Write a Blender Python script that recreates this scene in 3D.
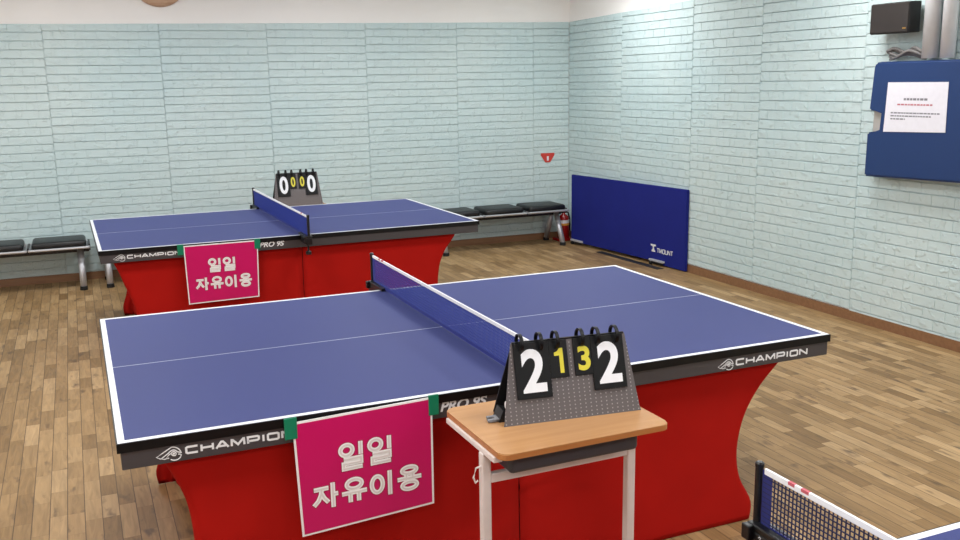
import bpy, bmesh, math, random
from mathutils import Vector, Matrix
random.seed(7)
for o in list(bpy.data.objects): bpy.data.objects.remove(o, do_unlink=True)
S = bpy.context.scene; C = S.collection; PI = math.pi

# ------------------------------------------------------------ camera
YAW, PITCH, ROLL, FPX = -.4063, .1989, -.0157, 932.9
cy, sy = math.cos(YAW), math.sin(YAW)
fwd = Vector((-sy*math.cos(PITCH), cy*math.cos(PITCH), -math.sin(PITCH)))
rgt = Vector((cy, sy, 0)); upv = rgt.cross(fwd)
r2 = math.cos(ROLL)*rgt + math.sin(ROLL)*upv
u2 = -math.sin(ROLL)*rgt + math.cos(ROLL)*upv
cam = bpy.data.cameras.new('camera'); camo = bpy.data.objects.new('camera', cam); C.objects.link(camo)
m = Matrix.Identity(4)
for i in range(3): m[i][0] = r2[i]; m[i][1] = u2[i]; m[i][2] = -fwd[i]
m.translation = Vector((-.0375, -2.7863, 1.78)); camo.matrix_world = m
cam.sensor_width = 36; cam.lens = FPX/960*36; cam.clip_start = .05
S.camera = camo

# ------------------------------------------------------------ world, exposure
w = bpy.data.worlds.new('world'); S.world = w; w.use_nodes = True
w.node_tree.nodes['Background'].inputs[0].default_value = (.9, .95, 1, 1)
w.node_tree.nodes['Background'].inputs[1].default_value = .3
vs = S.view_settings; vs.view_transform = 'Standard'; vs.look = 'None'; vs.gamma = 1; vs.use_curve_mapping = False
vs.exposure = -0.04
CEIL = 2.95
LAMP_W = 27
LAMPS = [(x, y) for x in (-2.1, .1, 2.3, 4.3) for y in (-3.6, -.9, 2.0, 4.9)]

# ------------------------------------------------------------ materials
def lin(c):
    return tuple(((v/255)/12.92 if v/255 <= .04045 else ((v/255+.055)/1.055)**2.4) for v in c) + (1,)
class N:
    def __init__(s, name):
        s.m = bpy.data.materials.new(name); s.m.use_nodes = True; s.t = s.m.node_tree
        s.b = s.t.nodes['Principled BSDF']
    def n(s, typ, **kw):
        q = s.t.nodes.new(typ)
        for k, v in kw.items(): setattr(q, k, v)
        return q
    def l(s, a, b): s.t.links.new(a, b)
    def math(s, op, a, b=None, c=None):
        q = s.n('ShaderNodeMath', operation=op)
        for i, v in enumerate((a, b, c)):
            if v is None: continue
            if isinstance(v, (int, float)): q.inputs[i].default_value = v
            else: s.l(v, q.inputs[i])
        return q.outputs[0]
def mat(name, rgb, rough=.5, metal=0, noise=0, nscale=30, bump=0, bscale=200, spec=.5, emis=0, alpha=1):
    k = N(name); b = k.b
    b.inputs['Base Color'].default_value = lin(rgb); b.inputs['Roughness'].default_value = rough
    b.inputs['Metallic'].default_value = metal; b.inputs['Specular IOR Level'].default_value = spec
    b.inputs['Alpha'].default_value = alpha
    tc = k.n('ShaderNodeTexCoord')
    nz = k.n('ShaderNodeTexNoise'); nz.inputs['Scale'].default_value = nscale; nz.inputs['Detail'].default_value = 4
    k.l(tc.outputs['Object'], nz.inputs['Vector'])
    mr = k.n('ShaderNodeMapRange'); k.l(nz.outputs[0], mr.inputs[0])
    a = noise if noise else .03
    mr.inputs[1].default_value = .25; mr.inputs[2].default_value = .75
    mr.inputs[3].default_value = 1-a; mr.inputs[4].default_value = 1+a
    mx = k.n('ShaderNodeMix', data_type='RGBA', blend_type='MULTIPLY'); mx.inputs[0].default_value = 1
    mx.inputs[6].default_value = lin(rgb); k.l(mr.outputs[0], mx.inputs[7]); k.l(mx.outputs[2], b.inputs['Base Color'])
    if bump:
        n2 = k.n('ShaderNodeTexNoise'); n2.inputs['Scale'].default_value = bscale; n2.inputs['Detail'].default_value = 3
        k.l(tc.outputs['Object'], n2.inputs['Vector'])
        bp = k.n('ShaderNodeBump'); bp.inputs['Strength'].default_value = bump; bp.inputs['Distance'].default_value = .004
        k.l(n2.outputs[0], bp.inputs['Height']); k.l(bp.outputs[0], b.inputs['Normal'])
    if emis:
        b.inputs['Emission Color'].default_value = lin(rgb); b.inputs['Emission Strength'].default_value = emis
    return k.m
def floor_mat():
    k = N('parquet'); b = k.b
    tc = k.n('ShaderNodeTexCoord'); sp = k.n('ShaderNodeSeparateXYZ'); k.l(tc.outputs['Object'], sp.inputs[0])
    x, y = sp.outputs[0], sp.outputs[1]
    W_, L_ = .0685, .30
    xr = k.math('DIVIDE', x, W_); row = k.math('FLOOR', xr); fx = k.math('FRACT', xr)
    wn = k.n('ShaderNodeTexWhiteNoise', noise_dimensions='1D'); k.l(row, wn.inputs['W'])
    rl = k.math('MULTIPLY_ADD', wn.outputs[0], .8, .65)
    yy = k.math('ADD', k.math('DIVIDE', k.math('DIVIDE', y, L_), rl), k.math('MULTIPLY', wn.outputs[0], 17.3))
    cell = k.math('FLOOR', yy); fy = k.math('FRACT', yy)
    cb = k.n('ShaderNodeCombineXYZ'); k.l(row, cb.inputs[0]); k.l(cell, cb.inputs[1])
    w2 = k.n('ShaderNodeTexWhiteNoise', noise_dimensions='2D'); k.l(cb.outputs[0], w2.inputs[0])
    cr = k.n('ShaderNodeValToRGB'); k.l(w2.outputs[0], cr.inputs[0])
    e = cr.color_ramp.elements
    e[0].position = 0; e[0].color = lin(FL[0]); e[1].position = 1; e[1].color = lin(FL[4])
    for p, c in ((.25, FL[1]), (.55, FL[2]), (.8, FL[3])):
        q = e.new(p); q.color = lin(c)
    # grain: noise stretched along the board, shifted per board
    off = k.n('ShaderNodeVectorMath', operation='MULTIPLY_ADD'); k.l(tc.outputs['Object'], off.inputs[0])
    off.inputs[1].default_value = (42, 4.5, 1); k.l(w2.outputs[1], off.inputs[2])
    sc = k.n('ShaderNodeVectorMath', operation='SCALE'); k.l(w2.outputs[1], sc.inputs[0]); sc.inputs[3].default_value = 60
    k.l(sc.outputs[0], off.inputs[2])
    g = k.n('ShaderNodeTexNoise'); g.inputs['Scale'].default_value = 1; g.inputs['Detail'].default_value = 6; g.inputs['Distortion'].default_value = 1.2
    k.l(off.outputs[0], g.inputs['Vector'])
    gr = k.n('ShaderNodeMapRange'); k.l(g.outputs[0], gr.inputs[0]); gr.inputs[1].default_value = .3; gr.inputs[2].default_value = .7
    gr.inputs[3].default_value = .80; gr.inputs[4].default_value = 1.16
    mx = k.n('ShaderNodeMix', data_type='RGBA', blend_type='MULTIPLY'); mx.inputs[0].default_value = 1
    k.l(cr.outputs[0], mx.inputs[6]); k.l(gr.outputs[0], mx.inputs[7])
    # knots and dark streaks
    of2 = k.n('ShaderNodeVectorMath', operation='MULTIPLY_ADD'); k.l(tc.outputs['Object'], of2.inputs[0])
    of2.inputs[1].default_value = (17, 6, 1); k.l(sc.outputs[0], of2.inputs[2])
    kn = k.n('ShaderNodeTexNoise'); kn.inputs['Scale'].default_value = 1; kn.inputs['Detail'].default_value = 3
    k.l(of2.outputs[0], kn.inputs['Vector'])
    km = k.n('ShaderNodeMapRange'); k.l(kn.outputs[0], km.inputs[0]); km.inputs[1].default_value = .61; km.inputs[2].default_value = .74
    km.inputs[3].default_value = 0; km.inputs[4].default_value = .8
    m2 = k.n('ShaderNodeMix', data_type='RGBA'); k.l(km.outputs[0], m2.inputs[0]); k.l(mx.outputs[2], m2.inputs[6]); m2.inputs[7].default_value = lin((92, 72, 54))
    # joints
    ax = k.math('ABSOLUTE', k.math('SUBTRACT', fx, .5)); jx = k.math('GREATER_THAN', ax, .474)
    ay = k.math('ABSOLUTE', k.math('SUBTRACT', fy, .5)); jy = k.math('GREATER_THAN', ay, .497)
    j = k.math('MULTIPLY', k.math('MAXIMUM', jx, k.math('MULTIPLY', jy, .5)), .8)
    m3 = k.n('ShaderNodeMix', data_type='RGBA'); k.l(j, m3.inputs[0]); k.l(m2.outputs[2], m3.inputs[6]); m3.inputs[7].default_value = lin((70, 54, 40))
    k.l(m3.outputs[2], b.inputs['Base Color'])
    b.inputs['Roughness'].default_value = .45; b.inputs['Specular IOR Level'].default_value = .25
    bp = k.n('ShaderNodeBump'); bp.inputs['Strength'].default_value = .15; bp.inputs['Distance'].default_value = .002
    k.l(g.outputs[0], bp.inputs['Height']); k.l(bp.outputs[0], b.inputs['Normal'])
    return k.m
FL = [(130, 101, 65), (148, 118, 79), (158, 127, 87), (166, 135, 94), (180, 149, 108)]
def foam_mat():
    k = N('foam_brick'); b = k.b
    b.inputs['Roughness'].default_value = .62; b.inputs['Specular IOR Level'].default_value = .3
    tc = k.n('ShaderNodeTexCoord')
    nz = k.n('ShaderNodeTexNoise'); nz.inputs['Scale'].default_value = 1.1; nz.inputs['Detail'].default_value = 3; k.l(tc.outputs['Object'], nz.inputs['Vector'])
    cr = k.n('ShaderNodeValToRGB'); k.l(nz.outputs[0], cr.inputs[0])
    cr.color_ramp.elements[0].position = .35; cr.color_ramp.elements[0].color = lin((194, 214, 216))
    cr.color_ramp.elements[1].position = .65; cr.color_ramp.elements[1].color = lin((202, 218, 218))
    k.l(cr.outputs[0], b.inputs['Base Color'])
    v = k.n('ShaderNodeTexVoronoi', feature='F1'); v.inputs['Scale'].default_value = 26; k.l(tc.outputs['Object'], v.inputs['Vector'])
    n2 = k.n('ShaderNodeTexNoise'); n2.inputs['Scale'].default_value = 14; n2.inputs['Detail'].default_value = 5; k.l(tc.outputs['Object'], n2.inputs['Vector'])
    mr = k.n('ShaderNodeMapRange'); k.l(n2.outputs[0], mr.inputs[0]); mr.inputs[1].default_value = .52; mr.inputs[2].default_value = .6
    a = k.math('MULTIPLY', v.outputs[0], mr.outputs[0])
    bp = k.n('ShaderNodeBump'); bp.inputs['Strength'].default_value = .8; bp.inputs['Distance'].default_value = .006
    k.l(a, bp.inputs['Height']); k.l(bp.outputs[0], b.inputs['Normal'])
    return k.m
def wood_mat(name, c1, c2, rough=.3):
    k = N(name); b = k.b; tc = k.n('ShaderNodeTexCoord')
    mp = k.n('ShaderNodeMapping'); mp.inputs['Scale'].default_value = (3, 45, 45); k.l(tc.outputs['Object'], mp.inputs[0])
    nz = k.n('ShaderNodeTexNoise'); nz.inputs['Scale'].default_value = 1; nz.inputs['Detail'].default_value = 4; k.l(mp.outputs[0], nz.inputs['Vector'])
    cr = k.n('ShaderNodeValToRGB'); k.l(nz.outputs[0], cr.inputs[0])
    cr.color_ramp.elements[0].position = .3; cr.color_ramp.elements[0].color = lin(c1)
    cr.color_ramp.elements[1].position = .7; cr.color_ramp.elements[1].color = lin(c2)
    k.l(cr.outputs[0], b.inputs['Base Color']); b.inputs['Roughness'].default_value = rough
    return k.m
def dotted_mat():
    k = N('dotted_board'); b = k.b; tc = k.n('ShaderNodeTexCoord'); sp = k.n('ShaderNodeSeparateXYZ'); k.l(tc.outputs['Object'], sp.inputs[0])
    fx = k.math('SUBTRACT', k.math('FRACT', k.math('DIVIDE', sp.outputs[0], .0172)), .5)
    fz = k.math('SUBTRACT', k.math('FRACT', k.math('DIVIDE', sp.outputs[2], .0118)), .5)
    dx = k.math('MULTIPLY', fx, .0172); dz = k.math('MULTIPLY', fz, .0118)
    d = k.math('SQRT', k.math('ADD', k.math('MULTIPLY', dx, dx), k.math('MULTIPLY', dz, dz)))
    mk = k.math('LESS_THAN', d, .0021)
    mx = k.n('ShaderNodeMix', data_type='RGBA'); k.l(mk, mx.inputs[0]); mx.inputs[6].default_value = lin((92, 85, 85)); mx.inputs[7].default_value = lin((150, 144, 142))
    k.l(mx.outputs[2], b.inputs['Base Color']); b.inputs['Roughness'].default_value = .45
    return k.m
M = dict(
 floor=floor_mat(), foam=foam_mat(),
 white_wall=mat('white_paint', (246, 243, 240), .8, noise=.02, nscale=2),
 ceiling=mat('ceiling_paint', (240, 240, 240), .9),
 base=wood_mat('baseboard_wood', (128, 92, 64), (142, 104, 74), .4),
 top=mat('blue_table', (68, 74, 122), .5, noise=.06, nscale=300, spec=.08),
 line=mat('white_line', (232, 234, 238), .4), thin=mat('grey_line', (176, 182, 200), .4),
 black=mat('black_rim', (8, 8, 10), .4, spec=.3), apron=mat('grey_apron', (70, 66, 68), .4, metal=.2),
 letter=mat('white_lettering', (225, 225, 226), .5), steel=mat('chrome_tube', (190, 190, 194), .38, metal=.6),
 red=mat('red_spandex', (168, 20, 13), .8, noise=.06, nscale=6, bump=.25, bscale=900, spec=.12),
 redglow=mat('red_gloss', (150, 16, 18), .25), post=mat('net_post', (14, 14, 17), .35),
 net=mat('blue_cord', (34, 52, 140), .7), netdark=mat('navy_cord', (26, 28, 62), .7), strap=mat('blue_strap', (38, 48, 128), .7), strapnavy=mat('navy_strap', (30, 36, 104), .7),
 tape=mat('white_tape', (238, 238, 240), .6), redmark=mat('red_mark', (196, 92, 102), .6),
 pink=mat('magenta_print', (196, 18, 94), .3, noise=.04, nscale=3), pinkdark=mat('maroon_outline', (150, 10, 60), .35), signwhite=mat('white_print', (240, 238, 236), .35), letterfill=mat('pale_print', (222, 214, 212), .35),
 green=mat('green_tape', (12, 122, 88), .3), desk=wood_mat('desk_laminate', (184, 136, 90), (194, 146, 98), .22), deskedge=wood_mat('desk_edge', (172, 112, 62), (184, 122, 70), .3),
 legwhite=mat('white_steel', (226, 214, 208), .4), tray=mat('dark_tray', (62, 60, 64), .5),
 board=dotted_mat(), boardback=mat('board_black', (24, 24, 26), .45), card=mat('black_card', (12, 12, 14), .4, spec=.25), digit=mat('white_digit', (232, 233, 236), .4), yellow=mat('yellow_digit', (212, 200, 52), .4),
 grey=mat('grey_plastic', (120, 120, 124), .4), cushion=mat('black_leather', (12, 12, 14), .42, bump=.1, bscale=300), beam=mat('dark_beam', (34, 34, 36), .4),
 barrier=mat('navy_fabric', (28, 36, 122), .8, noise=.05, nscale=5, bump=.2, bscale=700, spec=.2), barrier2=mat('grey_foot', (168, 168, 174), .4),
 cover=mat('dark_blue_vinyl', (18, 52, 104), .5, noise=.04, nscale=60), paper=mat('white_paper', (232, 230, 238), .6), ink=mat('grey_ink', (130, 128, 136), .7), redink=mat('red_ink', (190, 110, 120), .7),
 speaker=mat('speaker_brown', (36, 28, 25), .6, bump=.3, bscale=900), speakerside=mat('speaker_black', (22, 20, 20), .5), gold=mat('gold_badge', (170, 130, 70), .3, metal=.6),
 conduit=mat('grey_conduit', (214, 214, 216), .5), cable=mat('grey_cable', (120, 116, 114), .6), clock=wood_mat('clock_wood', (186, 146, 116), (206, 170, 142), .45),
 red_sign=mat('red_sign', (205, 62, 52), .5), orange=mat('orange_label', (220, 150, 60), .5), rubber=mat('rubber', (16, 16, 16), .7), grate=mat('dark_grate', (44, 42, 42), .5),
 lamp=mat('lamp_diffuser', (255, 250, 242), .5, emis=2.0), deviceg=mat('device_grey', (176, 172, 166), .5),
)

# ------------------------------------------------------------ helpers
def link(name, bm, m, parent=None, smooth=False, loc=None, rot=None, normals=True):
    if normals: bmesh.ops.recalc_face_normals(bm, faces=bm.faces[:])
    me = bpy.data.meshes.new(name); bm.to_mesh(me); bm.free()
    for q in (m if isinstance(m, (list, tuple)) else [m]): me.materials.append(q)
    if smooth:
        for p in me.polygons: p.use_smooth = True
    o = bpy.data.objects.new(name, me); C.objects.link(o)
    if parent is not None: o.parent = parent
    if loc: o.location = loc
    if rot: o.rotation_euler = rot
    return o
def thing(name, label, cat, loc=(0, 0, 0), rz=0, group=None):
    o = bpy.data.objects.new(name, None); C.objects.link(o); o.location = loc; o.rotation_euler = (0, 0, rz)
    o.empty_display_size = .1
    return tag(o, label, cat, group)
def tag(o, label, cat, group=None, kind=None):
    o['label'] = label; o['category'] = cat
    if group: o['group'] = group
    if kind: o['kind'] = kind
    return o
def struct(o): o['kind'] = 'structure'; return o
def box(bm, x0, x1, y0, y1, z0, z1, bev=0, seg=2, mi=0):
    r = bmesh.ops.create_cube(bm, size=1, matrix=Matrix.Translation(((x0+x1)/2, (y0+y1)/2, (z0+z1)/2)) @ Matrix.Diagonal((abs(x1-x0), abs(y1-y0), abs(z1-z0), 1)))
    vs_ = r['verts']
    fs = set(f for v in vs_ for f in v.link_faces)
    for f in fs: f.material_index = mi
    if bev:
        es = list(set(e for v in vs_ for e in v.link_edges))
        bmesh.ops.bevel(bm, geom=es, offset=bev, segments=seg, affect='EDGES', profile=.5)
    return bm
def B(*a, **k): return box(bmesh.new(), *a, **k)
def tube(bm, pts, r, n=10, cap=True, flat=None):
    pts = [Vector(p) for p in pts]; rings = []
    for i, p in enumerate(pts):
        d = (pts[min(i+1, len(pts)-1)] - pts[max(i-1, 0)]).normalized()
        a = Vector((0, 0, 1)) if abs(d.z) < .95 else Vector((1, 0, 0))
        s = d.cross(a).normalized(); t = s.cross(d)
        rr = r[i] if isinstance(r, (list, tuple)) else r
        rings.append([bm.verts.new(p + s*math.cos(2*PI*j/n)*rr + t*math.sin(2*PI*j/n)*rr*(flat or 1)) for j in range(n)])
    for A, Bq in zip(rings, rings[1:]):
        for j in range(n): bm.faces.new((A[j], A[(j+1) % n], Bq[(j+1) % n], Bq[j]))
    if cap: bm.faces.new(rings[0][::-1]); bm.faces.new(rings[-1])
    return bm
def lathe(bm, prof, n=24, M4=None):
    rings = []
    for r, z in prof:
        rings.append([bm.verts.new((M4 or Matrix()) @ Vector((r*math.cos(2*PI*j/n), r*math.sin(2*PI*j/n), z))) for j in range(n)] if r > 1e-6 else [bm.verts.new((M4 or Matrix()) @ Vector((0, 0, z)))])
    for A, Bq in zip(rings, rings[1:]):
        for j in range(n):
            k = (j+1) % n
            if len(A) == 1 and len(Bq) == 1: continue
            if len(A) == 1: bm.faces.new((A[0], Bq[k], Bq[j]))
            elif len(Bq) == 1: bm.faces.new((A[j], A[k], Bq[0]))
            else: bm.faces.new((A[j], A[k], Bq[k], Bq[j]))
    return bm
def prism(bm, pts, y0, y1):
    """polygon in x,z extruded along y"""
    a = [bm.verts.new((x, y0, z)) for x, z in pts]; b = [bm.verts.new((x, y1, z)) for x, z in pts]
    bm.faces.new(a); bm.faces.new(b[::-1])
    for i in range(len(pts)):
        j = (i+1) % len(pts); bm.faces.new((a[i], b[i], b[j], a[j]))
    return bm
def text_mesh(name, s, m, parent, x0, x1, z0, z1, y, bold=.0, shear=0, thick=.0006, spacing=1, loc=None, rot=None, skew=0):
    """lettering standing in the x,z plane facing -y, fitted into x0..x1, z0..z1"""
    cu = bpy.data.curves.new('txt', 'FONT'); cu.body = s; cu.offset = bold; cu.shear = shear; cu.extrude = 0; cu.space_character = spacing; cu.resolution_u = 6
    cu.align_x = 'CENTER'
    t = bpy.data.objects.new('txt', cu); C.objects.link(t)
    bpy.context.view_layer.update()
    dg = bpy.context.evaluated_depsgraph_get()
    me = bpy.data.meshes.new_from_object(t.evaluated_get(dg))
    bpy.data.objects.remove(t, do_unlink=True)
    xs = [v.co.x for v in me.vertices]; ys = [v.co.y for v in me.vertices]
    ax, bx, ay, by = min(xs), max(xs), min(ys), max(ys)
    for v in me.vertices:
        X = x0 + (v.co.x-ax)/(bx-ax)*(x1-x0); Z = z0 + (v.co.y-ay)/(by-ay)*(z1-z0)
        v.co = (X, y, Z + skew*(X-x0))
    bm = bmesh.new(); bm.from_mesh(me)
    for f in bm.faces: f.smooth = False
    bmesh.ops.remove_doubles(bm, verts=bm.verts[:], dist=1e-7)
    r = bmesh.ops.extrude_face_region(bm, geom=bm.faces[:])
    for g in r['geom']:
        if isinstance(g, bmesh.types.BMVert): g.co.y -= thick
    bpy.data.meshes.remove(me)
    return link(name, bm, m, parent, loc=loc, rot=rot)
def ribbon(bm, pl, w_, y0, y1, closed=False):
    """flat stroke in the x,z plane with mitred joints"""
    P = [Vector((p[0], p[1])) for p in pl]; n = len(P); L_, Rr = [], []
    for i in range(n):
        a = P[i-1] if (closed or i > 0) else None; b = P[(i+1) % n] if (closed or i < n-1) else None
        d1 = (P[i]-a).normalized() if a is not None else (b-P[i]).normalized()
        d2 = (b-P[i]).normalized() if b is not None else d1
        n1 = Vector((-d1.y, d1.x)); n2_ = Vector((-d2.y, d2.x)); mm = n1+n2_
        mm = mm.normalized() if mm.length > 1e-6 else n1
        k_ = min(2.2, 1/max(.3, mm.dot(n1)))
        L_.append(P[i]+mm*w_/2*k_); Rr.append(P[i]-mm*w_/2*k_)
    V = [[bm.verts.new((q.x, y, q.y)) for q in Q] for Q in (L_, Rr) for y in (y0, y1)]  # L0 L1 R0 R1
    for i in range(n if closed else n-1):
        j = (i+1) % n
        bm.faces.new((V[0][i], V[0][j], V[2][j], V[2][i])); bm.faces.new((V[1][i], V[3][i], V[3][j], V[1][j]))
        bm.faces.new((V[0][i], V[1][i], V[1][j], V[0][j])); bm.faces.new((V[2][i], V[2][j], V[3][j], V[3][i]))
    if not closed:
        for i in (0, n-1): bm.faces.new((V[0][i], V[2][i], V[3][i], V[1][i]))
    return bm
def oval(cx, cz, rx, rz, n=28): return [(cx+rx*math.cos(2*PI*i/n), cz+rz*math.sin(2*PI*i/n)) for i in range(n)]
LET = {  # wide square capitals on a 1 x 1 box
 'C': [([(1, .98), (.12, .98), (.0, .85), (0, .15), (.12, .02), (1, .02)], 0)],
 'H': [([(0, 0), (0, 1)], 0), ([(1, 0), (1, 1)], 0), ([(0, .5), (1, .5)], 0)],
 'A': [([(-.05, 0), (.42, .98), (.58, .98), (1.05, 0)], 0), ([(.2, .3), (.8, .3)], 0)],
 'M': [([(0, 0), (.02, .95), (.08, .95), (.5, .15), (.92, .95), (.98, .95), (1, 0)], 0)],
 'P': [([(0, 0), (0, .98), (.88, .98), (1, .86), (1, .48), (.88, .36), (0, .36)], 0)],
 'I': [([(.5, 0), (.5, 1)], 0)],
 'O': [([(.12, .98), (.88, .98), (1, .85), (1, .15), (.88, .02), (.12, .02), (0, .15), (0, .85)], 1)],
 'N': [([(0, 0), (0, .95), (.06, .95), (.94, .05), (1, .05), (1, 1)], 0)],
 'T': [([(0, .98), (1, .98)], 0), ([(.5, 0), (.5, .9)], 0)],
 'U': [([(0, 1), (0, .15), (.12, .02), (.88, .02), (1, .15), (1, 1)], 0)]}
def wide_letters(name, s_, parent, x0, x1, z0, z1, y, stroke, m_=None):
    bm = bmesh.new(); ws = [.16 if c == 'I' else 1.15 if c == 'M' else 1.0 for c in s_]; gap = .34
    tot = sum(ws)+gap*(len(s_)-1); u = (x1-x0-stroke)/tot; x = x0+stroke/2; hh = z1-z0-stroke; j = 0
    for c, w_ in zip(s_, ws):
        for pl, cl in LET[c]:
            j += 1
            ribbon(bm, [(x+p[0]*w_*u, z0+stroke/2+p[1]*hh) for p in pl], stroke, y-.0006-.00002*j, y, cl)
        x += (w_+gap)*u
    return link(name, bm, m_ or M['letter'], parent)
# Korean syllable strokes, x 0..1, z 0..1
IL = [(oval(.27, .76, .25, .22), 1), ([(.86, 1.04), (.86, .5)], 0), ([(.14, .38), (.86, .38), (.86, .2), (.14, .2), (.14, .0), (.92, .0)], 0)]
JA = [([(.0, .84), (.62, .84)], 0), ([(.33, .84), (.30, .6), (.18, .34), (-.02, .14)], 0), ([(.33, .62), (.42, .42), (.6, .2)], 0), ([(.80, 1.04), (.80, -.06)], 0), ([(.80, .52), (1.02, .52)], 0)]
YU = [(oval(.5, .77, .32, .21), 1), ([(-.04, .4), (1.04, .4)], 0), ([(.32, .4), (.32, -.02)], 0), ([(.68, .4), (.68, -.02)], 0)]
I_ = [(oval(.28, .52, .24, .36), 1), ([(.84, 1.04), (.84, -.06)], 0)]
YO = [(oval(.5, .86, .32, .15), 1), ([(.36, .70), (.36, .5)], 0), ([(.64, .70), (.64, .5)], 0), ([(-.04, .5), (1.04, .5)], 0), (oval(.5, .17, .33, .17), 1)]
def hangul(parent, syl, x0, x1, z0, z1, sk, y):
    n = len(syl); gap = .003; w_ = (x1-x0-gap*(n-1))/n
    for nm, st, mm, k_ in (('letter_outline', .0195, M['pinkdark'], 0), ('letter_border', .0150, M['signwhite'], 1), ('letter_fill', .0055, M['letterfill'], 2)):
        bm = bmesh.new(); j = 0
        for i, sy_ in enumerate(syl):
            xa = x0+i*(w_+gap)
            for pl, cl in sy_:
                j += 1; pts = []
                for p in pl:
                    X = xa+.007+p[0]*(w_-.014); pts.append((X, z0+.007+p[1]*(z1-z0-.014)+sk*(X-x0)))
                yy = y-.0007*k_
                ext = (.0195-.015)/2 if k_ == 0 else 0
                if not cl and ext:
                    for e0, e1 in ((0, 1), (-1, -2)):
                        a = Vector(pts[e0]); b = Vector(pts[e1]); a = a+(a-b).normalized()*ext; pts[e0] = (a.x, a.y)
                ribbon(bm, pts, st, yy-.0005-.00001*j, yy, cl)
        link('lettering' if k_ else 'letter_shadow', bm, mm, parent)
def copy_tree(o, parent=None):
    c = o.copy(); C.objects.link(c)
    if parent is not None: c.parent = parent
    for ch in o.children: copy_tree(ch, c)
    return c

# ------------------------------------------------------------ room shell
WX, WY, LX, FY = 5.16, 6.66, -3.2, -5.0
o = struct(link('floor', B(LX-.1, WX+.1, FY-.1, WY+.1, -.1, 0), M['floor']))
o = struct(link('ceiling', B(LX-.1, WX+.1, FY-.1, WY+.1, CEIL, CEIL+.1), M['ceiling']))
wb = struct(link('wall_back', B(LX, WX, WY, WY+.1, 0, CEIL), M['white_wall']))
wr = struct(link('wall_right', B(WX, WX+.1, FY, WY, 0, CEIL), M['white_wall']))
wl = struct(link('wall_left', B(LX-.1, LX, FY, WY, 0, CEIL), M['white_wall']))
wf = struct(link('wall_front', B(LX, WX, FY-.1, FY, 0, CEIL), M['white_wall']))
ROW, BRK = .0762, .180
def foam_panel(parent, s0, s1, zb, top0, top1, place):
    """brick-relief foam sheet; s runs along the wall, place(s, out, z) -> world"""
    bm = bmesh.new(); D0, DM, D1 = .003, .0120, .0148
    def q(pts): bm.faces.new([bm.verts.new(place(*p)) for p in pts])
    def quadbox(a, b, z0, z1, d0, d1, ins, tf):
        lo = [(a, d0, z0), (b, d0, z0), (b, d0, tf(b, z1)), (a, d0, tf(a, z1))]
        iv = min(ins, .0012)
        hi = [(a+iv, d1, z0+ins*.25), (b-iv, d1, z0+ins*.25), (b-iv, d1, tf(b, z1)-ins*2.2), (a+iv, d1, tf(a, z1)-ins*2.2)]
        L_ = [bm.verts.new(place(*p)) for p in lo]; H = [bm.verts.new(place(*p)) for p in hi]
        bm.faces.new(H)
        for i in range(4): bm.faces.new((L_[i], L_[(i+1) % 4], H[(i+1) % 4], H[i]))
    topz = lambda s: top0 + (top1-top0)*(s-s0)/(s1-s0)
    quadbox(s0+.0003, s1-.0003, zb, 99, .0002, D0, .0005, lambda s, z: topz(s) if z > 50 else z)
    nrow = int(math.ceil((max(top0, top1)-zb)/ROW)); zt = max(top0, top1)
    for r in range(nrow):
        z1 = zt - r*ROW; z0 = z1 - ROW
        if z0 < zb: z0 = zb
        if z1 - z0 < .015: continue
        cut = (lambda s, z: min(z, topz(s)-.003)) if r == 0 else (lambda s, z: z)
        quadbox(s0+.0004, s1-.0004, z0+.0055, z1-.0002, D0, DM, .0042, cut)
        s = s0 - (BRK*.5 if r % 2 else 0) - random.choice((0, .03, .06))*0
        while s < s1:
            a = max(s, s0+.0045); b = min(s+BRK, s1-.0045)
            if b-a > .02:
                quadbox(a+.0020, b-.0020, z0+.0060, z1-.0006, DM, D1 + random.uniform(-.0006, .0006), .0012, cut)
            s += BRK
    return link('brick_panel', bm, M['foam'], parent)
def lerp_top(x, a): # panel top heights along the walls
    for (x0, z0), (x1, z1) in zip(a, a[1:]):
        if x <= x1 or (x1, z1) == a[-1]: return z0 + (z1-z0)*(x-x0)/(x1-x0)
seams = [LX+.01, -2.2, -1.2, -.203, .792, 1.791, 2.79, 3.79, 4.70, WX-.012]
tb = [(-3.2, 2.33), (-.5, 2.344), (3.17, 2.389), (5.16, 2.419)]
for a, b in zip(seams, seams[1:]):
    foam_panel(wb, a, b, .072, lerp_top(a, tb), lerp_top(b, tb), lambda s, d, z: (s, WY-d, z))
seams = [FY+.01, -4.0, -2.9, -1.8, -.75, .3, 1.31, 2.325, 3.42, 4.344, 5.542, WY-.012]
tr = [(-5, 2.62), (3.7, 2.487), (6.65, 2.419)]
for a, b in zip(seams, seams[1:]):
    foam_panel(wr, a, b, .053 if b < 2.4 else .078, lerp_top(a, tr), lerp_top(b, tr), lambda s, d, z: (WX-d, s, z))
struct(link('baseboard_back', B(LX, WX, WY-.018, WY-.0002, 0, .070), M['base']))
struct(link('baseboard_right', B(WX-.016, WX-.0002, FY, WY-.02, 0, .072), M['base']))

# ------------------------------------------------------------ ceiling lamps (above the frame)
first = None
for i, (x, y) in enumerate(LAMPS):
    t = thing('ceiling_light', 'square flat white ceiling light panel above the hall', 'ceiling light', (x, y, CEIL), 0, 'square ceiling light panels')
    bm = B(-.32, .32, -.32, .32, -.035, 0, bev=.004); link('lamp_frame', bm, M['legwhite'], t)
    link('diffuser', B(-.3, .3, -.3, .3, -.04, -.034), M['lamp'], t)
    la = bpy.data.lights.new('lamp_light', 'AREA'); la.shape = 'SQUARE'; la.size = .6; la.energy = LAMP_W
    la.color = (.95, .98, 1)
    lo = bpy.data.objects.new('lamp_light', la); C.objects.link(lo); lo.parent = t; lo.location = (0, 0, -.045)

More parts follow.
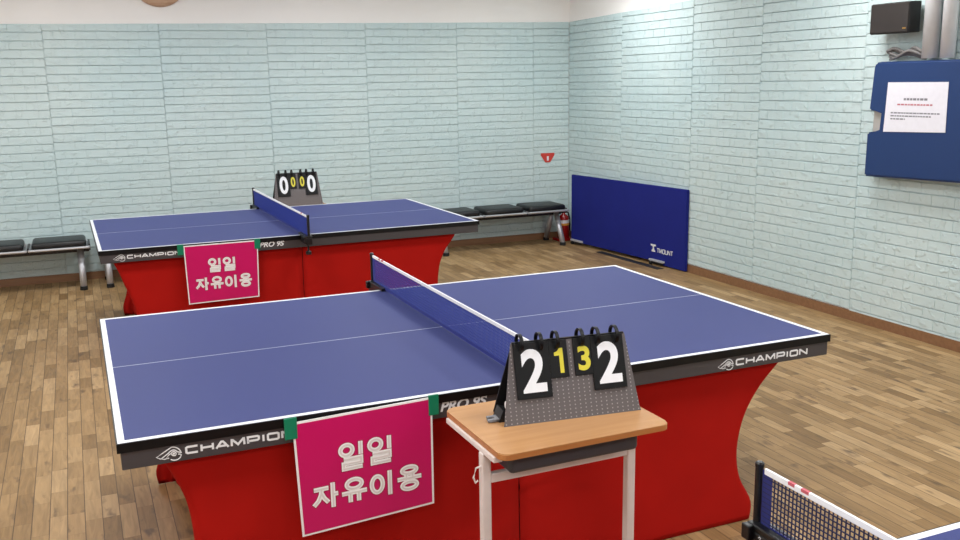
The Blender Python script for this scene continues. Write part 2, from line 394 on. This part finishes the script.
# ------------------------------------------------------------ table tennis tables
H = .76
def emblem(parent, x0, z0, s, y):
    """winged ring mark; pixel sketch -> metres"""
    def P(px, py): return (x0 + (px-170)*s, y, z0 - ((py-330) + .17*(px-170))*s)
    def arc(cx, cy_, r, a0, a1, n=10):
        return [(cx + r*math.cos(math.radians(a0+(a1-a0)*i/n)), cy_ - r*math.sin(math.radians(a0+(a1-a0)*i/n))) for i in range(n+1)]
    bm = bmesh.new(); w_ = 7*s
    for pl in ([(215, 347), (170, 330), (230, 285), (320, 220)] + arc(352, 285, 76, 112, 18),
               [(260, 350), (215, 347), (290, 285), (318, 258)] + arc(352, 285, 42, 130, 30) + [(434, 272)],
               [(300, 335), (260, 350), (300, 300), (322, 282)],
               arc(352, 285, 76, -5, -120), arc(352, 285, 24, 0, 360, 16), [(395, 290), (420, 290)]):
        tube(bm, [P(*p) for p in pl], w_, 6)
    lathe(bm, [(0, .0004), (13*s, .0004), (13*s, -.001), (0, -.001)], 12, Matrix.Translation(P(352, 285)) @ Matrix.Rotation(PI/2, 4, 'X'))
    for v in bm.verts: v.co.y = y + max(-.0012, min(.0006, (v.co.y-y)*.3))
    return link('emblem', bm, M['letter'], parent)
def leg_xy(L_, W_): return [(.48, .3), (.48, W_-.3), (L_-.48, .3), (L_-.48, W_-.3)]
def make_table(loc, rz, L_, W_, xn, label, texts):
    t = thing('table_tennis_table', label, 'table', loc, rz)
    bm = B(0, xn-.0015, 0, W_, H-.022, H-.0004); box(bm, xn+.0015, L_, 0, W_, H-.022, H-.0004)
    link('table_top', bm, M['top'], t)
    bm = bmesh.new(); z0, z1 = H-.0004, H+.0002; k = .02
    for b_ in ((0, L_, 0, k), (0, L_, W_-k, W_), (0, k, k, W_-k), (L_-k, L_, k, W_-k)): box(bm, *b_, z0, z1)
    link('boundary_line', bm, M['line'], t)
    link('centre_line', B(k, L_-k, W_/2-.002, W_/2+.002, z0, z1), M['thin'], t)
    bm = bmesh.new()
    e = .004
    for b_ in ((-e, L_+e, -e, 0), (-e, L_+e, W_, W_+e), (-e, 0, 0, W_), (L_, L_+e, 0, W_)): box(bm, *b_, H-.03, H-.0008)
    link('edge_rim', bm, M['black'], t)
    bm = bmesh.new(); a = .006; za, zb = H-.085, H-.03
    for b_ in ((a, L_-a, 0, .03), (a, L_-a, W_-.03, W_), (a, .03, .03, W_-.03), (L_-.03, L_-a, .03, W_-.03)): box(bm, *b_, za, zb, bev=.002)
    link('apron', bm, M['apron'], t)
    for (x, y) in leg_xy(L_, W_):
        bm = tube(bmesh.new(), [(x, y, H-.03), (x, y, .04)], .02); lathe(bm, [(0, 0), (.03, 0), (.03, .03), (0, .05)], 12, Matrix.Translation((x, y, 0)))
        link('leg', bm, M['beam'], t)
    for (s, x0, x1, zlo, zhi) in texts:
        if s == 'CHAMPION':
            wide_letters('maker_lettering', s, t, x0, x1, zlo, zhi, -.0002, .0066)
            emblem(t, x0-.083, (zlo+zhi)/2-.008, .073/265, -.0006)
        else: text_mesh('model_lettering', s, M['letter'], t, x0, x1, zlo-.001, zhi+.003, -.0002, bold=.03, shear=.25)
    return t
def make_skirt(loc, rz, L_, W_, xn, prL, prR, label, group, offs=(-.006, .03)):
    t = thing('table_skirt', label, 'table cover', loc, rz, group)
    def prof(pr, z):
        if z >= pr[0][0]: return pr[0][1]
        for (za, xa), (zb_, xb) in zip(pr, pr[1:]):
            if z >= zb_:
                f = (z-zb_)/(za-zb_); return xb + (xa-xb)*f
        return pr[-1][1]
    def sm(pr, z): return sum(prof(pr, z+d) for d in (-.03, -.015, 0, .015, .03))/5
    y0, y1 = .05, W_-.17; ZT = H-.086; nz = 30; R_ = .025
    for side in (0, 1):
        pr = prL if side == 0 else prR
        # perimeter stations: (kind, value)
        st = []
        nx = 22; ny = 16
        for i in range(nx+1): st.append(('f', i/nx))
        for i in range(1, 5): st.append(('c', i/5))
        for i in range(ny+1): st.append(('e', i/ny))
        for i in range(1, 5): st.append(('d', i/5))
        for i in range(nx+1): st.append(('b', 1-i/nx))
        bm = bmesh.new(); cols = []
        for kd, v in st:
            col = []
            for j in range(nz+1):
                hem = .002
                if kd == 'e': hem = .002 + .12*math.sin(PI*v)**1.4
                z = hem + (ZT-hem)*(j/nz)
                cx = sm(pr, z) - offs[side]         # inset of the end from the table end
                sag = .17*min(1, (ZT-z)/.10)*(.75+.25*min(1, z/.15))
                fi = .012*math.sin(PI*z/ZT)
                xe = cx if side == 0 else L_-cx
                sg = 1 if side == 0 else -1
                xs = xn + (-.002 if side == 0 else .002)
                if kd == 'f': x = xs + (xe+sg*R_-xs)*v; y = y0+fi
                elif kd == 'c': a = v*PI/2; x = xe+sg*R_-sg*R_*math.sin(a); y = y0+fi+R_-R_*math.cos(a)
                elif kd == 'e': x = xe + sg*(sag*math.sin(PI*v)+.10*v*v*min(1, (ZT-z)/.3)); y = y0+fi+R_+(y1-y0-2*fi-2*R_)*v
                elif kd == 'd': a = v*PI/2; x = xe+sg*.10*min(1, (ZT-z)/.3)+sg*R_-sg*R_*math.cos(a); y = y1-fi-R_+R_*math.sin(a)
                else: x = xs + (xe+sg*R_-xs)*v; y = y1-fi
                if kd == 'f' and side == 1:
                    dd = x-xn; k_ = math.exp(-dd/.12)*math.exp(-((z-.36)/.09)**2)
                    y += .006*k_*math.sin((z-.36)*95 - dd*16)
                col.append(bm.verts.new((x, y, z)))
            cols.append(col)
        for A, Bq in zip(cols, cols[1:]):
            for j in range(nz): bm.faces.new((A[j], Bq[j], Bq[j+1], A[j+1]))
        o = link('skirt_half', bm, M['red'], t, smooth=True)
        md = o.modifiers.new('thick', 'SOLIDIFY'); md.thickness = .002; md.offset = 0
    # dark strip standing in for the shade inside the gap between both halves
    link('seam_gap_shade', B(xn-.012, xn+.012, y0+.018, y0+.020, .01, ZT), M['black'], t)
    return t
def make_net(loc, rz, W_, label, dark=False, ovn=.165, ovf=.17, marks=()):
    """net runs along local y over a table edge at y=0 and y=W_"""
    t = thing('table_tennis_net', label, 'net', loc, rz)
    a, b = -ovn, W_+ovf; cm = M['netdark'] if dark else M['net']; sm_ = M['strapnavy'] if dark else M['strap']
    zt, zb = H+.1525, H+.006
    for y, s in ((a, 1), (b, -1)):
        bm = bmesh.new()
        lathe(bm, [(0, H-.035), (.0095, H-.035), (.0095, H+.15), (.0105, H+.15), (.0105, H+.158), (.007, H+.161), (0, H+.161)], 16, Matrix.Translation((0, y, 0)))
        link('net_post', bm, M['post'], t, smooth=False)
        ye = 0 if s == 1 else W_
        bm = bmesh.new()
        y2 = ye + s*.05
        box(bm, -.022, .022, min(y-s*.01, y2), max(y-s*.01, y2), H+.0006, H+.016, bev=.003)
        box(bm, -.022, .022, min(y-s*.01, ye-s*.02), max(y-s*.01, ye-s*.02), H-.045, H+.001, bev=.004)
        box(bm, -.036, -.02, min(y-s*.012, y+s*.014), max(y-s*.012, y+s*.014), H-.022, H+.014, bev=.003)
        cl = link('clamp', bm, M['post'], t)
        bm = bmesh.new(); yk = (y+ye)/2 - s*.02
        lathe(bm, [(0, H-.115), (.02, H-.115), (.02, H-.095), (.007, H-.09), (.007, H-.044), (0, H-.044)], 14, Matrix.Translation((0, y + s*.03, 0)))
        link('clamp_knob', bm, M['post'], t, smooth=False)
        if dark and s == -1:
            bm = bmesh.new()
            pts = [(.0, 0), (.008, .007), (.016, .004), (.01, -.002), (.018, -.008), (.027, -.004), (.034, .004), (.042, .006)]
            tube(bm, [(-.0222, ye+.13-p[0]*1.3, H-.018+p[1]*1.2) for p in pts], .0016, 6)
            tube(bm, [(-.0222, ye+.14-p[0]*.5, H-.008+p[1]*.6) for p in pts[:5]], .001, 6)
            link('clamp_mark', bm, M['letter'], cl)
    # net: strap bands and cords
    bm = bmesh.new(); p = .0118
    y = a+.04
    while y < b-.04:
        box(bm, -.0011, .0011, y-.0012, y+.0012, zb, zt-.008); y += p
    z = zb+.006
    while z < zt-.012:
        box(bm, -.0013, .0013, a+.015, b-.015, z-.0011, z+.0011); z += p
    link('net_mesh', bm, cm, t)
    bm = B(-.0012, .0012, a+.013, a+.043, zb, zt-.006); box(bm, -.0012, .0012, b-.043, b-.013, zb, zt-.006)
    box(bm, -.0018, .0018, a+.015, b-.015, zb-.001, zb+.013)
    link('net_band', bm, sm_, t)
    tp = link('net_tape', B(-.0035, .0035, a+.02, b-.02, zt-.014, zt, bev=.0012, seg=2), M['tape'], t)
    for y0_, y1_ in marks:
        link('red_mark', B(-.0039, .0037, y0_, y1_, zt-.007, zt+.0003), M['redmark'], tp)
    link('tension_cord', tube(bmesh.new(), [(0, a, zb+.001), (0, a+.02, zb+.003), (0, b-.02, zb+.003), (0, b, zb+.001)], .0018, 6), M['post'], t)
    return t
PL1 = [(.674, .112), (.62, .137), (.531, .175), (.46, .188), (.395, .193), (.3, .195), (.2, .19), (.14, .17), (.09, .143), (.05, .135), (0, .15)]
PR1 = [(.674, .205), (.653, .224), (.60, .285), (.521, .345), (.44, .385), (.362, .403), (.3, .41), (.235, .405), (.18, .392), (.142, .372), (.1, .342), (.06, .326), (.03, .33), (0, .345)]
L1, W1, XN1 = 2.6925, 1.634, 1.328
make_table((0, 0, 0), 0, L1, W1, XN1, 'large blue table tennis table in the foreground, with a small desk standing at its side',
    [('CHAMPION', .186, .515, .693, .720), ('PRO 9S', 1.008, 1.180, .697, .729), ('CHAMPION', 2.229, 2.583, .690, .718)])
make_skirt((0, 0, 0), 0, L1, W1, XN1, PL1, PR1, 'red stretch fabric skirt under the foreground table tennis table', 'red table skirts')
make_net((XN1, 0, 0), 0, W1, 'blue net with white tape across the foreground table', marks=[(W1-.03, W1), (W1+.02, W1+.045)], ovn=.158)
L2, W2, XN2 = 2.6512, 1.5843, 1.3176
T2 = (.0475, 3.5492, 0); R2 = .0127
make_table(T2, R2, L2, W2, XN2, 'blue table tennis table at the back near the benches',
    [('CHAMPION', .165, .50, .696, .722), ('PRO 9S', 1.0155, 1.184, .697, .729)])
PL2 = [(.674, .066), (.6, .10), (.52, .124), (.414, .163), (.33, .185), (.25, .19), (.16, .17), (.1, .145), (.05, .135), (0, .15)]
PR2 = [(.674, .165), (.62, .20), (.556, .255), (.45, .30), (.348, .315), (.25, .32), (.18, .315), (.1, .28), (.05, .27), (0, .28)]
make_skirt(T2, R2, L2, W2, XN2, PL2, PR2, 'red stretch fabric skirt under the back table tennis table', 'red table skirts', (-.012, .008))
n2 = make_net((T2[0]+XN2, T2[1]+.0165, 0), R2, W2, 'blue net on the back table, beside the 0 0 0 0 scoreboard', marks=[(.0, .03)], ovn=.165)
T3 = (-.03, -2.905, 0); L3, W3 = 2.74, 1.525
make_table(T3, 0, L3, W3, 1.37, 'blue table with white edge at the bottom right corner, mostly out of frame', [])
make_skirt(T3, 0, L3, W3, 1.37, PL1, PR1, 'red stretch fabric skirt of the cropped nearest table', 'red table skirts')
make_net((T3[0]+1.363, T3[1]+.008, 0), 0, W3, 'net with dark open mesh and black post at the bottom right corner', dark=True, ovf=.172,
    marks=[(W3+.055, W3+.075), (W3+.012, W3+.035)])

# ------------------------------------------------------------ pink signs
def make_sign(q, y, label, clips, line1, line2):
    t = thing('hanging_sign', label, 'sign', (0, y, 0), 0, 'pink signs on the table sides')
    def fill(inset, yy, th, m, name, par):
        cx = sum(p[0] for p in q)/4; cz = sum(p[1] for p in q)/4
        pts = []
        for (x, z) in q:
            pts.append((x - inset*(1 if x > cx else -1), z - inset*(1 if z > cz else -1)))
        return link(name, prism(bmesh.new(), pts, yy-th, yy), m, par)
    bd = fill(0, 0, .004, M['signwhite'], 'sign_board', t)
    fill(.007, -.0042, .0006, M['pink'], 'pink_print', bd)
    sk = (q[1][1]-q[0][1])/(q[1][0]-q[0][0])
    for syl, (x0, x1, z0, z1) in line1 + line2: hangul(bd, syl, x0, x1, z0, z1, sk, -.0050)
    for (x, z, w_, h_) in clips:
        link('green_clip', B(x-w_/2, x+w_/2, -.007, y_gap(y), z-h_/2, z+h_/2, bev=.002), M['green'], t)
    return t
def y_gap(y): return .0015
make_sign([(.508, .746), (.974, .760), (.972, .383), (.521, .358)], -.012, 'pink sign with white Korean lettering taped to the foreground table',
    [(.503, .728, .04, .07), (.979, .732, .036, .07)],
    [((IL, IL), (.648, .838, .556, .652))], [((JA, YU, I_, YO), (.557, .932, .437, .528))])
s2 = make_sign([(.564, .751), (1.049, .752), (1.037, .361), (.572, .355)], 3.549, 'pink sign with white Korean lettering taped to the back table',
    [(.545, .728, .04, .07), (1.045, .728, .04, .07)],
    [((IL, IL), (.712, .90, .560, .656))], [((JA, YU, I_, YO), (.622, .998, .440, .532))])

# ------------------------------------------------------------ small desks
def make_desk(loc, rz, w_, d, h, label):
    """origin at the front left corner of the top"""
    t = thing('small_desk', label, 'desk', loc, rz, 'small school desks beside the tables')
    bm = bmesh.new(); r = .03; pts = []
    for cx, cy_, a0 in ((w_-r, d-r, 0), (r, d-r, 90), (r, r, 180), (w_-r, r, 270)):
        for i in range(7):
            a = math.radians(a0+15*i); pts.append((cx+r*math.cos(a), cy_+r*math.sin(a)))
    top = [bm.verts.new((x, y, h)) for x, y in pts]; bot = [bm.verts.new((x, y, h-.018)) for x, y in pts]
    f = bm.faces.new(top); bm.faces.new(bot[::-1])
    for i in range(len(pts)):
        j = (i+1) % len(pts); g = bm.faces.new((top[i], bot[i], bot[j], top[j])); g.material_index = 1
    bmesh.ops.bevel(bm, geom=[e for e in bm.edges if e.verts[0].co.z > h-.001 and e.verts[1].co.z > h-.001], offset=.0025, segments=2, affect='EDGES')
    link('desk_top', bm, [M['desk'], M['deskedge']], t)
    x0, x1, yf = -.010, w_-.078, .11
    for x in (x0, x1):
        link('side_rail', B(x+.004, x+.032, .04, d-.03, h-.036, h-.0185, bev=.003), M['legwhite'], t)
        bm = B(x+.001, x+.029, yf, yf+.028, .03, h-.034, bev=.004); box(bm, x+.001, x+.029, .03, d-.03, .012, .04, bev=.004); lg = link('leg', bm, M['legwhite'], t)
        for y in (.03, d-.06): link('foot_cap', B(x-.001, x+.031, y-.003, y+.033, 0, .014, bev=.004), M['rubber'], lg)
    link('crossbar', B(x0+.029, x1+.001, yf+.002, yf+.024, h-.128, h-.1, bev=.003), M['legwhite'], t)
    bm = B(x0+.06, x1-.002, .05, d-.05, h-.085, h-.0185, bev=.012, seg=3); link('book_tray', bm, M['tray'], t)
    bm = bmesh.new(); yy = yf+.012
    tube(bm, [(x0+.003, yy, h-.075), (x0-.014, yy, h-.078), (x0-.022, yy, h-.105), (x0-.016, yy, h-.122), (x0-.008, yy, h-.116)], .003, 8)
    link('bag_hook', bm, M['legwhite'], t)
    return t
make_desk((.954, -.611, 0), .012, .556, .42, .78, 'small wooden-topped desk with white legs in front of the foreground table')
make_desk((1.49, 5.30, 0), .0127, .52, .32, .725, 'small desk behind the back table under the 0 0 0 0 scoreboard')

# ------------------------------------------------------------ flip number boards
def make_board(loc, rz, digits, label):
    """origin: middle of the front base edge; front faces -y"""
    t = thing('score_board', label, 'scoreboard', loc, rz, 'flip score boards')
    wb_, wt, hh, dp, off = .2225, .186, .237, .07, .008
    lean = math.atan2(dp, hh); SL = math.hypot(hh, dp)
    f = bpy.data.objects.new('front_panel', None)
    fr = link('front_panel', prism(bmesh.new(), [(-wb_, 0), (wb_, 0), (wb_-.003, .01), (off+wt, SL-.006), (off+wt-.006, SL), (off-wt+.006, SL), (off-wt, SL-.006), (-wb_+.003, .01)], 0, .004), M['board'], t, rot=(-lean, 0, 0))
    bk = link('back_panel', prism(bmesh.new(), [(-wb_+.01, 0), (wb_-.01, 0), (off+wt-.004, SL), (off-wt+.004, SL)], -.004, 0), M['boardback'], t, loc=(0, 2*dp, 0), rot=(lean, 0, 0))
    # folded base strip with a grey latch
    bs = link('base_strip', B(-wb_+.02, wb_-.02, .012, 2*dp-.012, .001, .006, bev=.001), M['boardback'], t)
    bm = prism(bmesh.new(), [(-wb_-.004, .0), (-wb_+.03, 0), (-wb_+.03, .03), (-wb_+.01, .036)], .04, .1); link('side_fold', bm, M['boardback'], t)
    bm = B(-wb_-.035, -wb_+.01, .045, .06, .001, .009, bev=.002); box(bm, -wb_-.03, -wb_+.01, .072, .086, .001, .009, bev=.002); box(bm, -wb_-.012, -wb_+.01, .045, .086, .001, .010, bev=.002)
    link('latch', bm, M['grey'], t)
    bm = lathe(bmesh.new(), [(0, -.006), (.012, -.006), (.013, 0), (.012, .006), (0, .006)], 16, Matrix.Translation((-wb_+.022, .032, .055)) @ Matrix.Rotation(PI/2, 4, 'Y')); link('round_button', bm, M['digit'], t)
    q = .00073
    # cards: x centre, width, height, digit kind
    ring_z = SL+.002
    for (cx, cw, ch, big, s) in ((-.118, .112, .168, 1, digits[0]), (-.032, .060, .115, 0, digits[1]), (.049, .062, .115, 0, digits[2]), (.129, .108, .165, 1, digits[3])):
        zt = SL-.006; bm = bmesh.new()
        th = .007 if big else .005
        box(bm, cx-cw/2, cx+cw/2, -th-.001, -.001, zt-ch, zt, bev=.0015)
        cd = link('number_card', bm, M['card'], fr)
        if big: dx0, dx1, z0, z1, m_ = cx-.036, cx+.040, zt-ch+.018, zt-.020, M['digit']
        else: dx0, dx1, z0, z1, m_ = cx-.019, cx+.021, zt-ch+.014, zt-.026, M['yellow']
        if s == '1': dx0 += .004; dx1 -= .008
        if s == '1': link('digit', prism(bmesh.new(), [(cx+.002, z0), (cx+.002, z1-.022), (cx-.014, z1-.022), (cx-.014, z1-.012), (cx-.004, z1-.009), (cx+.004, z1), (cx+.0145, z1), (cx+.0145, z0)], -th-.0015, -th-.0011), m_, cd)
        else: text_mesh('digit', s, m_, cd, dx0, dx1, z0, z1, -th-.0011, bold=.03, thick=.0004)
        for rx in ((cx-.032, cx+.03) if big else (cx-.004,)):
            bm = bmesh.new(); n = 22; R_ = .029; prev = None; rings = []
            for j in range(n):
                a = 2*PI*j/n; c_, s_ = math.cos(a), math.sin(a)
                rings.append([bm.verts.new((rx+dx, .001+c_*rr, SL-.006+s_*rr)) for dx, rr in ((-.0052, R_), (.0052, R_), (.0052, R_-.004), (-.0052, R_-.004))])
            for j in range(n):
                A, Bq = rings[j], rings[(j+1) % n]
                for i in range(4): bm.faces.new((A[i], A[(i+1) % 4], Bq[(i+1) % 4], Bq[i]))
            link('binder_ring', bm, M['card'], fr, smooth=False)
    bpy.data.objects.remove(f)
    return t
make_board((1.273, -.442, .7801), -.1126, '2132', 'grey flip scoreboard reading 2 1 3 2 on the foreground desk')
b2 = make_board((1.752, 5.42, .7262), .02, '0000', 'grey flip scoreboard reading 0 0 0 0 behind the back table'); b2.scale = (1.0, 1.0, 1.22)

# ------------------------------------------------------------ benches
def make_bench(x0, label):
    t = thing('waiting_bench', label, 'bench', (x0, 6.18, 0), 0, 'padded benches along the back wall')
    n = 3; P_ = .513; L_ = n*P_
    link('beam', B(.02, L_-.02, .17, .23, .317, .367, bev=.004), M['beam'], t)
    for i in range(n):
        a, b = i*P_+.008, (i+1)*P_-.022
        bm = bmesh.new(); r = .012
        for (p, q) in (((a, .0, .382), (b, .0, .382)), ((a, .4, .382), (b, .4, .382)), ((a, 0, .382), (a, .4, .382)), ((b, 0, .382), (b, .4, .382))):
            tube(bm, [p, q], r, 8)
        box(bm, a, b, .05, .35, .368, .376)
        link('seat_frame', bm, M['steel'], t)
        bm = B(a+.018, b-.018, .015, .385, .374, .448, bev=.03, seg=4); link('seat_cushion', bm, M['cushion'], t, smooth=True)
    for i in range(n+1):
        x = min(max(i*P_-.007, .004), L_-.02)
        link('bracket', B(x-.006, x+.012, .05, .35, .347, .402, bev=.003), M['beam'], t)
    for x in (.06, L_-.095):
        for yt, yb in ((.15, -.01), (.25, .39)):
            bm = tube(bmesh.new(), [(x, yt, .342), (x, yb, .022)], .029, 14)
            lg = link('leg', bm, M['steel'], t, smooth=True)
            lathe_m = Matrix.Translation((x, yb, 0))
            link('foot_cap', lathe(bmesh.new(), [(0, 0), (.033, 0), (.033, .02), (.031, .035), (0, .035)], 14, lathe_m), M['rubber'], lg)
    return t
make_bench(.028-1.54, 'black padded bench against the back wall at the far left edge')
make_bench(.095, 'bench mostly hidden behind the back table, one silver leg showing under its left corner')
make_bench(3.372, 'black padded bench against the back wall beside the blue barrier')

# ------------------------------------------------------------ blue barrier
bp0 = Vector((5.112, 4.37, 0)); bp1 = Vector((4.962, 6.25, 0)); d_ = (bp1-bp0).normalized()
t = thing('floor_barrier', 'dark blue fabric barrier panel standing along the right wall', 'barrier', tuple(bp0), math.atan2(d_.y, d_.x)+PI)
# local +x now points away from bp1 towards the camera end; front (-y local) faces the room
def ft(s): return -s
bm = prism(bmesh.new(), [(.045, .004), (.045, .774), (-1.885, .765), (-1.885, .008), (-1.60, .03), (-.5, .035), (-.26, .012)], 0, .03)
bmesh.ops.bevel(bm, geom=bm.edges[:], offset=.006, segments=2, affect='EDGES')
pn = link('barrier_panel', bm, M['barrier'], t)
def bxtext(): pass
t_sgn = t.matrix_world
link('letter_mark', prism(bmesh.new(), [(-.472, .198), (-.472, .182), (-.452, .180), (-.440, .172), (-.440, .158), (-.450, .142), (-.458, .14), (-.458, .125), (-.402, .125), (-.402, .14), (-.412, .142), (-.422, .158), (-.422, .172), (-.414, .180), (-.395, .182), (-.395, .198)], -.0012, -.0002), M['letter'], pn)
wide_letters('barrier_lettering', 'TMOUNT', pn, -.378, -.135, .122, .170, -.0002, .008)
for s in (-.36, -1.75):
    fb = link('foot_bar', B(s-.11, s+.11, -.028, -.002, .034, .056, bev=.005), M['barrier2'], t)
    for k in (-.07,):
        link('caster', lathe(bmesh.new(), [(0, -.012), (.018, -.012), (.018, .012), (0, .012)], 14, Matrix.Translation((s+k, -.025, .018)) @ Matrix.Rotation(PI/2, 4, 'Y')), M['rubber'], fb)
        link('caster_fork', B(s-.09, s+.09, -.024, -.006, .02, .038), M['rubber'], fb)
# floor grate
g = B(-.04, .04, -.54, .54, 0, .004)
for i in range(36): box(g, -.034, .034, -.53+i*.03, -.515+i*.03, .004, .0055)
tag(link('floor_grate', g, M['grate'], loc=(4.975, 5.09, .0002), rot=(0, 0, .035)), 'long thin dark grate on the floor before the blue barrier', 'floor grate')

# ------------------------------------------------------------ wall things at the right
t = thing('wall_cabinet', 'dark blue padded box on the right wall, with a white paper on it', 'wall box', (WX-.012, 1.5, 0))
# sketched in y (along wall) and z, extruded in x
def yz_prism(pts, x0, x1, bev=0, seg=3):
    bm = bmesh.new(); prism(bm, [(y, z) for y, z in pts], 0, 1)
    for v in bm.verts: yy, f_, zz = v.co.x, v.co.y, v.co.z; v.co = (x0+(x1-x0)*f_, yy, zz)
    if bev: bmesh.ops.bevel(bm, geom=bm.edges[:], offset=bev, segments=seg, affect='EDGES')
    return bm
CX = 5.03
def wy(y): return y-1.5
pts = [(wy(.85), 1.872), (wy(2.085), 1.872), (wy(2.115), 1.865), (wy(2.128), 1.84), (wy(2.150), 1.545), (wy(2.02), 1.54), (wy(2.03), 1.405), (wy(2.155), 1.395), (wy(2.158), 1.092), (wy(.85), 1.125)]
link('padded_cover', yz_prism(pts, -(WX-.012-CX), -.055, .012), M['cover'], t, smooth=False)
link('inner_case', yz_prism([(wy(.9), 1.84), (wy(2.115), 1.84), (wy(2.135), 1.12), (wy(.9), 1.14)], -.09, 0), M['deviceg'], t)
t['label'] = 'dark blue padded box on the right wall, a paper notice on its front'
# notice
nt = thing('paper_notice', 'white paper notice with small print on the blue wall box', 'notice', (CX, 0, 0))
A = [(1.990, 1.735), (1.512, 1.735), (1.508, 1.420), (2.005, 1.406)]
sh = link('paper_sheet', yz_prism(A, -.004, -.001), M['paper'], nt)
def dash(y0, y1, z, h_, m_):
    bm = bmesh.new(); y = y0
    while y > y1:
        w_ = random.uniform(.012, .03); e_ = max(y-w_, y1)
        box(bm, -.0048, -.004, e_, y, z-h_/2, z+h_/2); y = e_-.006
    link('print_line', bm, m_, sh)
dash(1.85, 1.66, 1.625, .014, M['ink']); dash(1.90, 1.62, 1.590, .010, M['redink'])
dash(1.95, 1.56, 1.535, .009, M['ink']); dash(1.95, 1.62, 1.515, .009, M['ink']); dash(1.95, 1.83, 1.495, .009, M['ink'])
# speaker
t = thing('wall_speaker', 'dark brown box speaker mounted high on the right wall', 'speaker', (WX-.012, 1.99, 2.055))
bm = B(-.15, -.045, -.16, .16, .0, .20, bev=.006)
for v in bm.verts:
    if v.co.x < -.1: v.co.y += .0; v.co.z -= .004
link('speaker_body', bm, M['speakerside'], t)
link('speaker_grille', B(-.156, -.15, -.157, .157, .004, .192, bev=.003), M['speaker'], t)
link('badge', B(-.158, -.156, -.145, -.118, .022, .032), M['gold'], t)
link('wall_bracket', B(-.047, 0, -.04, .04, .04, .16), M['beam'], t)
# conduits
for i, (y, r) in enumerate(((1.73, .05), (1.60, .045))):
    bm = tube(bmesh.new(), [(0, 0, 1.885), (0, 0, CEIL-.002)], r, 16)
    o = link('wall_conduit', bm, M['conduit'], loc=(WX-.012-r-.004, y, 0), smooth=True)
    tag(o, ['thicker light grey vertical conduit above the blue wall box, beside the speaker', 'thinner light grey vertical conduit above the blue wall box, nearest the picture edge'][i], 'pipe', 'grey wall conduits')
bm = bmesh.new()
for k in range(5):
    pts = []
    for i in range(16):
        f_ = i/15; pts.append((-.05-.012*(k % 3) + .012*math.sin(f_*7+k), 1.79+.30*f_, 1.888 + .010*k + .03*math.sin(PI*f_*(1+.2*k))**2))
    tube(bm, pts, .011, 8)
tag(link('cable_bundle', bm, M['cable'], loc=(WX-.012, -.03, 0), smooth=True), 'loose grey cable bundle lying on top of the blue wall box', 'cable')
# clock disc at the very top
t = thing('wall_clock', 'round wooden-rimmed disc high on the white back wall, cut by the frame', 'wall clock', (.822, WY, 2.755))
RX = Matrix.Rotation(PI/2, 4, 'X')
link('rim', lathe(bmesh.new(), [(.17, .0), (.24, .0), (.247, .012), (.24, .034), (.20, .044), (.175, .03), (.17, 0)], 48, RX), M['clock'], t, smooth=True)
link('clock_face', lathe(bmesh.new(), [(0, .001), (.172, .001), (.172, .014), (0, .014)], 48, RX), M['paper'], t)
for a, l_ in ((50, .09), (-60, .13)):
    q = math.radians(a); link('clock_hand', tube(bmesh.new(), [(0, -.018, 0), (l_*math.sin(q), -.018, l_*math.cos(q))], .004, 6), M['black'], t)
# extinguisher mark
t = link('wall_sign', prism(bmesh.new(), [(-.085, .055), (.085, .055), (.085, .03), (.03, -.05), (-.03, -.05), (-.085, .03)], -.004, 0), M['red_sign'], loc=(4.875, WY-.016, .925))
bmx = prism(bmesh.new(), [(-.012, .02), (.012, .02), (.012, -.03), (-.012, -.03)], -.0052, -.004)
link('sign_symbol', bmx, M['paper'], t)
tag(t, 'small red fire sign on the back wall above the right bench', 'sign')
# extinguisher
t = thing('fire_extinguisher', 'red fire extinguisher in the corner behind the right bench', 'fire extinguisher', (4.985, 6.47, 0))
link('cylinder', lathe(bmesh.new(), [(0, .03), (.06, .03), (.065, .04), (.065, .24), (.055, .275), (.02, .30), (.02, .315), (0, .315)], 24), M['redglow'], t, smooth=True)
link('label_band', lathe(bmesh.new(), [(.0655, .175), (.0665, .175), (.0665, .20), (.0655, .20), (.0655, .175)], 24), M['orange'], t)
link('label_band', lathe(bmesh.new(), [(.0655, .2), (.0665, .2), (.0665, .235), (.0655, .235), (.0655, .2)], 24), M['paper'], t)
bm = B(-.06, .02, -.012, .012, .315, .33, bev=.003); box(bm, -.07, .015, -.01, .01, .345, .357, bev=.003); box(bm, -.02, .02, -.015, .015, .31, .35, bev=.003)
link('handle', bm, M['black'], t)
link('hose', tube(bmesh.new(), [(.02, 0, .325), (.06, 0, .31), (.08, 0, .24), (.08, 0, .1)], .009, 8), M['black'], t, smooth=True)
link('base_stand', B(-.10, .06, -.08, .08, 0, .03, bev=.005), M['redglow'], t)
